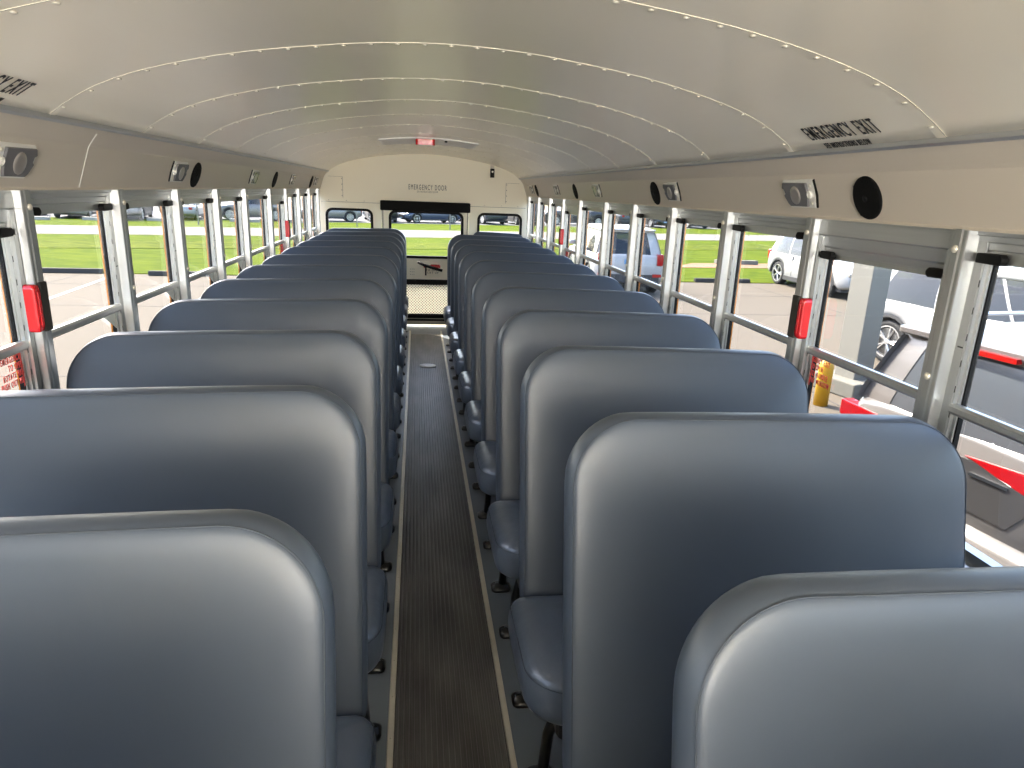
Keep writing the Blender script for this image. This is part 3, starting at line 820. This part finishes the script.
    def pillar(idx, wd, out=1.008):
        for sgn in (0, 1):
            ii = idx if sgn == 0 else (N+6)+(N-idx)
            for ka, kb in zip(ks, ks[1:]):
                A = gring(ka); Bq = gring(kb)
                pa, pb = A[ii], Bq[ii]
                def q(p, dx): return (p[0]+dx, p[1]*out, p[2])
                v = [bm.verts.new(q(pa, -wd/2)), bm.verts.new(q(pa, wd/2)), bm.verts.new(q(pb, wd/2)), bm.verts.new(q(pb, -wd/2))]
                bm.faces.new(v)
    pillar(0, .12); pillar(N, .10)
    if kind in ('suv', 'van', 'hatch'):
        pillar(1, .16 if kind == 'suv' else .10)
    pillar(5 if kind != 'truck' else 6, .07)
    if kind in ('suv', 'van', 'hatch'): pillar(9 if kind == 'van' else 9, .05)
    # corner posts across the tail
    for sgn in (-1, 1):
        for ka, kb in zip(ks, ks[1:]):
            A, Bq = gring(ka), gring(kb)
            i0 = 0 if sgn < 0 else 2*N+6; i1 = len(A)-1 if sgn < 0 else 2*N+7
            f = lambda p: (p[0]-.006, p[1]*1.004, p[2])
            bm.faces.new([bm.verts.new(f(A[i0])), bm.verts.new(f(A[i1])), bm.verts.new(f(Bq[i1])), bm.verts.new(f(Bq[i0]))])
    obj('pillar', bm, paint, t, True)
    # lamps
    for sy in (-1, 1):
        bm = B(); z = belt-.16
        if kind == 'suv' and detail:
            loft(bm, [[(xx, sy*(W/2*.80+u*k), belt-.10+v*k) for u, v in rrect(.085, .15, .03, 3)] for xx, k in ((-h+.12, 1), (-h-.02, 1), (-h-.03, .85))])
        elif kind == 'van': loft(bm, [[(xx, sy*(W/2*.66+u*k), belt-.13+v*k) for u, v in rrect(.22, .085, .03, 3)] for xx, k in ((-h+.12, 1), (-h+.012, 1), (-h-.004, .9))])
        else: loft(bm, [[(xx, sy*(W/2*.74+u*k), belt-.17+v*k) for u, v in rrect(.11, .08, .03, 3)] for xx, k in ((-h+.15, 1), (-h-.0, 1), (-h-.01, .85))])
        obj('tail_lamp', bm, 'tail', t)
        bm = B(); loft(bm, [[(xx, sy*(W/2*.72+u*k), belt-.30+v*k) for u, v in rrect(.15, .06, .03, 3)] for xx, k in ((h-.2, 1), (h-.015, .9), (h+.0, .75))]); obj('headlamp', bm, 'clear', t)
    bm = B(); loft(bm, [[(xx, u*k, belt-.42+v*k) for u, v in rrect(.42, .12, .05, 4, .1)] for xx, k in ((h-.1, 1), (h+.006, 1), (h+.014, .9))]); obj('grille', bm, 'clad', t)
    obj('number_plate', box(B(), h+.01, h+.022, -.16, .16, belt-.62, belt-.50), 'plate', t)
    # wheels
    for c in (fx, rx):
        for sy in (-1, 1):
            bm = disc(B(), (c, sy*(W/2-.13), wr), (0, sy, 0), [(wr-.07, -.1), (wr-.01, -.1), (wr, -.06), (wr, .08), (wr-.02, .105), (wr-.09, .11), (wr-.10, .09)], 28 if detail else 16)
            wh = obj('wheel', bm, 'tyre', t, True)
            bm = disc(B(), (c, sy*(W/2-.13), wr), (0, sy, 0), [(wr-.09, .085), (wr-.105, .107), (wr-.125, .1), (wr-.135, .07), (.03, .065)], 20)
            obj('rim_well', bm, 'clad', wh)
            bm = B(); q = Vector((0, sy, 0)).to_track_quat('Z', 'Y'); cc = Vector((c, sy*(W/2-.13), wr))
            disc(bm, cc, (0, sy, 0), [(wr-.085, .09), (wr-.088, .112), (wr-.11, .112), (wr-.115, .09)], 24)
            disc(bm, cc, (0, sy, 0), [(.06, .07), (.055, .108), (.02, .112)], 12)
            for k in range(5 if detail else 4):
                a = 2*math.pi*k/(5 if detail else 4)
                for da in ((-.16, .16) if detail else (0,)):
                    p0 = cc+q@Vector((.045*math.cos(a), .045*math.sin(a), .10)); p1 = cc+q@Vector(((wr-.10)*math.cos(a+da), (wr-.10)*math.sin(a+da), .103))
                    tube(bm, [p0, p1], .016, 5)
            obj('rim', bm, 'alloy', wh)
    for sy in (-1, 1):
        bm = B(); loft(bm, [[(g1-.32+u, sy*(W/2*.93+d), belt+.09+v) for u, v in rrect(.09*k, .065*k, .03*k, 3)] for d, k in ((.02, .5), (.07, 1), (.2, 1), (.24, .6))]); obj('mirror', bm, paint, t, True)
        if detail:
            for xh in ((-.75, .25) if kind != 'van' else (-.9, .1)):
                bm = B(); box(bm, xh, xh+.18, *sorted((sy*(W/2-.01), sy*(W/2+.025))), belt-.13, belt-.10); obj('door_handle', bm, paint, t, bevel=.01)
                bm = B(); box(bm, xh+.24, xh+.246, *sorted((sy*(W/2-.05), sy*(W/2+.001))), .36, belt-.03); obj('door_gap', bm, 'clad', t)
    if kind == 'suv' and detail:
        bm = B(); loft(bm, [[(x, y, H+z) for x, y in rrect(.16, W/2*.70, .05, 4, cx=-h+.42)] for z in (-.07, -.045, -.04)]); obj('spoiler', bm, paint, t, bevel=.01)
        obj('rear_plate', box(B(), -h-.022, -h-.01, -.17, .17, belt-.22, belt-.10), 'plate', t)
        for sy in (-1, 1): obj('reflector', box(B(), -h-.02, -h+.02, *sorted((sy*W/2*.62, sy*W/2*.86)), .50, .58), 'tail', t)
    if kind == 'truck':
        bm = B(); box(bm, -h+.12, -h+1.9, -W/2+.12, W/2-.12, belt-.1, belt+.045); obj('bed_cover', bm, 'clad', t)
    return t

# crossover beyond, seen from behind, tail towards the bus front
make_car('parked_crossover', 'white crossover showing its tailgate and red tail lamps, parked facing the lawn', 'car', (5.65, 19.75, GZ), math.radians(86), 'cwhite', 'suv', 4.9, 1.98, 1.75)
make_car('parked_crossover', 'white compact crossover turned nose-on, headlamp and black grille visible', 'car', (12.35, 19.15, GZ), math.radians(-90), 'cwhite', 'suv', 4.45, 1.85, 1.65)
make_car('parked_crossover', 'white crossover seen side-on behind the silver minivan', 'car', (8.97, 8.66, GZ), math.radians(-80), 'cwhite', 'suv', 5.0, 1.98, 1.74)

# silver minivan close to the bus with its tail to the windows
def make_minivan(loc, rz):
    t = make_car('parked_minivan', 'silver minivan parked tail-on right beside the bus windows', 'minivan', loc, rz, 'csilver', 'van', 5.1, 1.98, 1.74)
    for o in [c for c in t.children if c.name.split('.')[0] in ('tail_lamp',)]: bpy.data.objects.remove(o)
    h = 2.55; W = 1.98
    for c in t.children:
        if c.name.startswith('glass'): c.data.materials[0] = M_['vglass']
    for sy in (-1, 1):
        bm = B()
        A = [(.13, 1.0), (.5, 1.03), (.90, 1.045), (.97, 1.05), (.97, .93), (.90, .90), (.62, .885), (.36, .94)]
        A = [(y, z+.01) for y, z in A]
        loft(bm, [[(-h+dx, sy*y, z) for y, z in A] for dx in (.10, -.012)])
        obj('tail_lamp', bm, 'tail', t, bevel=.01)
        bm = B(); loft(bm, [[(-h+dx, sy*y, z) for y, z in [(.58, .878), (.72, .88), (.90, .88), (.93, .82), (.84, .76), (.70, .80)]] for dx in (.10, -.008)]); obj('reversing_lamp', bm, 'clear', t, bevel=.01)
        obj('reflector', box(B(), -h-.03, -h+.02, *sorted((sy*.62, sy*.80)), .42, .455), 'tail', t)
    bm = B(); loft(bm, [[(-h+dx, y, z) for y, z in [(-.66, .88), (-.44, .99), (.44, .99), (.66, .88), (.50, .66), (-.50, .66)]] for dx in (.05, -.010)]); obj('plate_recess', bm, 'clad', t)
    bm = B(); box(bm, -h-.02, -h-.008, -.46, -.20, .90, .92); box(bm, -h-.02, -h-.008, .2, .46, .90, .92); obj('badge_strip', bm, 'chrome', t)
    # bumper
    bm = B()
    loft(bm, [[(-h+dx+.20*max(0, abs(y/.97)-.72)**1.5, y, z) for y in [(-.97+1.94*k/12) for k in range(13)]] for dx, z in ((.04, .58), (-.06, .56), (-.10, .50), (-.10, .40), (-.06, .34), (.10, .28))], closed=False, cap=False)
    obj('bumper', bm, 'csilver', t, True)
    # roof spoiler with high brake lamp, rear wiper
    bm = B(); loft(bm, [[(x, y, z) for x, y in rrect(.14, .72, .05, 4, cx=-h+.28)] for z in (1.655, 1.69, 1.705)]); obj('spoiler', bm, 'csilver', t, bevel=.01)
    obj('brake_lamp', box(B(), -h+.10, -h+.15, -.24, .24, 1.640, 1.672), 'tail', t)
    bm = B(); tube(bm, [(-h+.02, .02, 1.06), (-h+.035, .30, 1.10), (-h+.05, .62, 1.10)], .010, 6); obj('wiper', bm, 'clad', t)
    bm = B(); 
    for sy in (-1, 1): tube(bm, [(-1.9, sy*.66, 1.735), (-1.8, sy*.67, 1.785), (.4, sy*.66, 1.785), (.6, sy*.64, 1.74)], .016, 6)
    obj('roof_rail', bm, 'chrome', t)
    obj('antenna', loft_fin(B()), 'clad', t)
    return t
def loft_fin(bm):
    loft(bm, [[(-1.95+a*k, b*k, z) for a, b in ((-.11, 0), (0, -.035), (.10, 0), (0, .035))] for k, z in ((1, 1.735), (.8, 1.76), (.35, 1.79))]); return bm
make_minivan((5.95, 4.15, GZ), math.radians(8.5))

# grey canopy post on its base and yellow bollard
t = thing('canopy_post', 'grey square steel post on a concrete footing between the cars', 'post', (6.02, 8.43, GZ), math.radians(14))
obj('shaft', box(B(), -.17, .17, -.17, .17, .2, 3.6), 'post', t, bevel=.01)
obj('footing', box(B(), -.38, .38, -.38, .38, 0, .22), 'dkconc', t, bevel=.02)
bm = disc(B(), (0, 0, 0), (0, 0, 1), [(.09, 0), (.09, .52), (.075, .58), (.03, .61), (.001, .615)], 20)
o = obj('bollard', bm, 'yel2', None, True, loc=(5.17, 7.8, GZ)); tag(o, 'yellow steel bollard standing before the grey post', 'bollard')
# parking block in front of the footing
# ------------------------------------------------------------------ far car park
rnd = random.Random(11)
protos = {}
def far_car(kind, paint, x, off, rz, label, grp):
    key = (kind, paint)
    y = 36.8+.27*x+off-.9+(.10*(x+6) if x < -6 else 0)
    if key not in protos:
        dims = {'suv': (4.7, 1.9, 1.75), 'sedan': (4.7, 1.82, 1.46), 'truck': (5.6, 2.0, 1.9), 'hatch': (4.2, 1.78, 1.52), 'van': (5.1, 1.98, 1.78)}[kind]
        nm = {'suv': 'parked_crossover', 'sedan': 'parked_sedan', 'truck': 'pickup_truck', 'hatch': 'parked_hatchback', 'van': 'parked_minivan'}[kind]
        protos[key] = make_car(nm, label, 'pickup truck' if kind == 'truck' else 'car', (x, y, GZ+.03), rz, paint, kind, *dims, detail=False, group=grp)
        return protos[key]
    return dup(protos[key], (x, y, GZ+.03), rz, label, grp)
cn = {'cwhite': 'white', 'csilver': 'silver', 'cgrey': 'grey', 'cdark': 'dark', 'cblue': 'blue'}
kn = {'suv': 'crossover', 'sedan': 'sedan', 'truck': 'pickup truck', 'hatch': 'hatchback', 'van': 'minivan'}
# seen through the rear windows
REAR = [('suv', 'csilver', -11.4, 17.2, 200), ('sedan', 'csilver', -6.5, 17.0, 195), ('truck', 'cdark', -2.9, 18.6, 100), ('sedan', 'cblue', .9, 17.2, 202), ('truck', 'cgrey', 5.0, 18.6, 115), ('suv', 'cdark', 8.3, 17.6, 100), ('truck', 'cdark', 13.0, 18.0, 190), ('suv', 'cgrey', 17.4, 18.2, 100)]
for i, (k, c, x, off, a) in enumerate(REAR):
    wh = ['first behind the rear pane on the lawn side', 'second behind that pane', 'first behind the emergency door glass', 'in the middle of the emergency door glass', 'at the edge of the emergency door glass', 'behind the rear pane on the car side', 'last behind the rear panes', 'beyond the rear corner post'][i]
    far_car(k, c, x, off, math.radians(a), '%s %s in the far lot, %s' % (cn[c], kn[k], wh), 'cars in the far lot beyond the road')
for i, x in enumerate((20.5, 24.2, 28.0, 31.6, 35.6, 39.5)):
    k, c = (('suv', 'cdark'), ('truck', 'cgrey'), ('suv', 'cgrey'), ('truck', 'cdark'), ('sedan', 'cdark'), ('suv', 'csilver'))[i]
    far_car(k, c, x, 17.4+rnd.uniform(-.5, .8), math.radians(rnd.choice((95, 100, 280))), '%s %s in the far lot, %s along the car side windows' % (cn[c], kn[k], ORD[i]), 'cars in the far lot beyond the road')
for i, x in enumerate((-15.2, -18.1, -21.0, -23.9, -32.4, -35.0, -46.5)):
    k, c = (('sedan', 'cwhite'), ('truck', 'cgrey'), ('suv', 'cwhite'), ('sedan', 'csilver'), ('suv', 'cdark'), ('sedan', 'cblue'), ('van', 'cwhite'))[i]
    far_car(k, c, x, 17.3+rnd.uniform(-.5, .9), math.radians(rnd.choice((97, 102, 282))), '%s %s in the far lot, %s along the lawn side windows' % (cn[c], kn[k], ORD[i]), 'cars in the far lot beyond the road')
for i, x in enumerate((-12.5, -18.6, -24.9, -31.0, -2, 7)):
    k, c = (('suv', 'cdark'), ('suv', 'cgrey'), ('truck', 'cdark'), ('suv', 'cdark'), ('suv', 'cgrey'), ('truck', 'cgrey'))[i]
    far_car(k, c, x, 27.5, math.radians(97), '%s %s in the second far row, %s placed' % (cn[c], kn[k], ORD[i]), 'cars in the second row of the far lot')
# camper trailers at the far end
for i, (x, off) in enumerate(((-28.2, 14.2), (-40.5, 13.0))):
    t = thing('camper_trailer', ['white camper trailer parked nearer the road edge', 'white camper trailer parked farther along the far lot'][i], 'trailer', (x, 36.8+.27*x+off+.6, GZ+.03), math.radians(12), 'camper trailers')
    bm = prism(B(), [(-3, .45), (2.6, .45), (3.0, 1.0), (3.0, 2.0), (2.5, 2.6), (-3, 2.6)], 1, -1.15, 1.15); obj('shell', bm, 'cwhite', t, bevel=.08)
    for x_ in (-1.8, .2, 1.6): obj('window', box(B(), x_, x_+.8, -1.17, -1.14, 1.4, 1.9), 'cglass', t)
    obj('door', box(B(), -.75, -.15, -1.17, -1.14, .55, 2.3), 'csilver', t)
    for x_ in (-.4, .4): obj('wheel', disc(B(), (x_, -1.1, .34), (0, -1, 0), [(.3, 0), (.34, .03), (.34, .1), (.1, .12)], 16), 'tyre', t)
# marker posts and signs
for i, (x, y, h_, m) in enumerate(((2.0, 44.3, 1.0, 'post'), (-3.9, 45.0, 1.0, 'post'), (-12.6, 36.8+.27*-12.6+8.5, 2.4, 'post'))):
    bm = B(); box(bm, -.03, .03, -.03, .03, 0, h_)
    tag(obj('marker_post', bm, m, loc=(x, y, GZ+.03)), ['thin grey marker post on the far verge behind the door glass', 'thin grey marker post on the verge behind the lawn side rear pane', 'tall thin pole on the far verge seen past the second window post'][i], 'post', 'thin posts on the far verge')
t = thing('marker_board', 'orange marker board on a thin post at the near edge of the road', 'marker', (-13.6, 36.8-.27*13.6+7.4, GZ+.03))
obj('post', box(B(), -.03, .03, -.03, .03, 0, 1.2), 'post', t); obj('board', box(B(), -.14, .14, -.06, -.03, .3, 1.4), 'orange', t)
# low white kerb blocks along the far verge
for i in range(9):
    x = -34+i*3.1 if i < 7 else -34+i*3.1+1.2
    tag(obj('kerb_block', box(B(), -.9, .9, -.15, .15, 0, .18), 'line', loc=(x, 36.8+.27*x+(12.6 if x > -14 else 12.6+.10*(x+8)), GZ+.03)), 'white kerb block at the edge of the far lot, %s of the row' % ORD[i], 'kerb block', 'white kerb blocks')
o = tag(obj('kerb_block', box(B(), -.9, .9, -.12, .12, 0, .16), 'dkconc', loc=(12.9, 26.4, GZ+.03)), 'pale concrete block lying in the dirt strip', 'kerb block')
# bushes and trees beyond the cars
def make_tree(x, y, h_, r, label, seed):
    rn = random.Random(seed)
    t = thing('tree', label, 'tree', (x, y, GZ), 0, 'trees beyond the far lot')
    bm = B(); tube(bm, [(0, 0, 0), (.1, 0, h_*.3), (0, .1, h_*.6)], [.22, .16, .08], 8); obj('trunk', bm, 'bark', t)
    bm = B()
    for k in range(1500):
        v = Vector((rn.gauss(0, 1), rn.gauss(0, 1), rn.gauss(0, 1))).normalized()*(rn.uniform(.55, 1)**.5)
        p = Vector((v.x*r, v.y*r, h_*.6+v.z*h_*.42)); a = Vector((rn.gauss(0, 1), rn.gauss(0, 1), rn.gauss(0, 1))).normalized()*rn.uniform(.12, .26); b = a.orthogonal().normalized()*.14
        bm.faces.new([bm.verts.new(p-a), bm.verts.new(p+b), bm.verts.new(p+a), bm.verts.new(p-b)])
    obj('foliage', bm, 'foliage', t)
make_tree(26.2, 66, 5.5, 3.2, 'green tree beyond the far lot, nearer the rear corner of the bus', 1)
make_tree(35.0, 68, 6.0, 3.6, 'green tree beyond the far lot, above the grey crossovers', 2)
make_tree(44.0, 66, 5.0, 3.2, 'green tree beyond the far lot, farthest toward the car side', 3)
make_tree(-6.0, 70, 6.0, 3.4, 'green tree seen through the rear emergency door glass', 4)
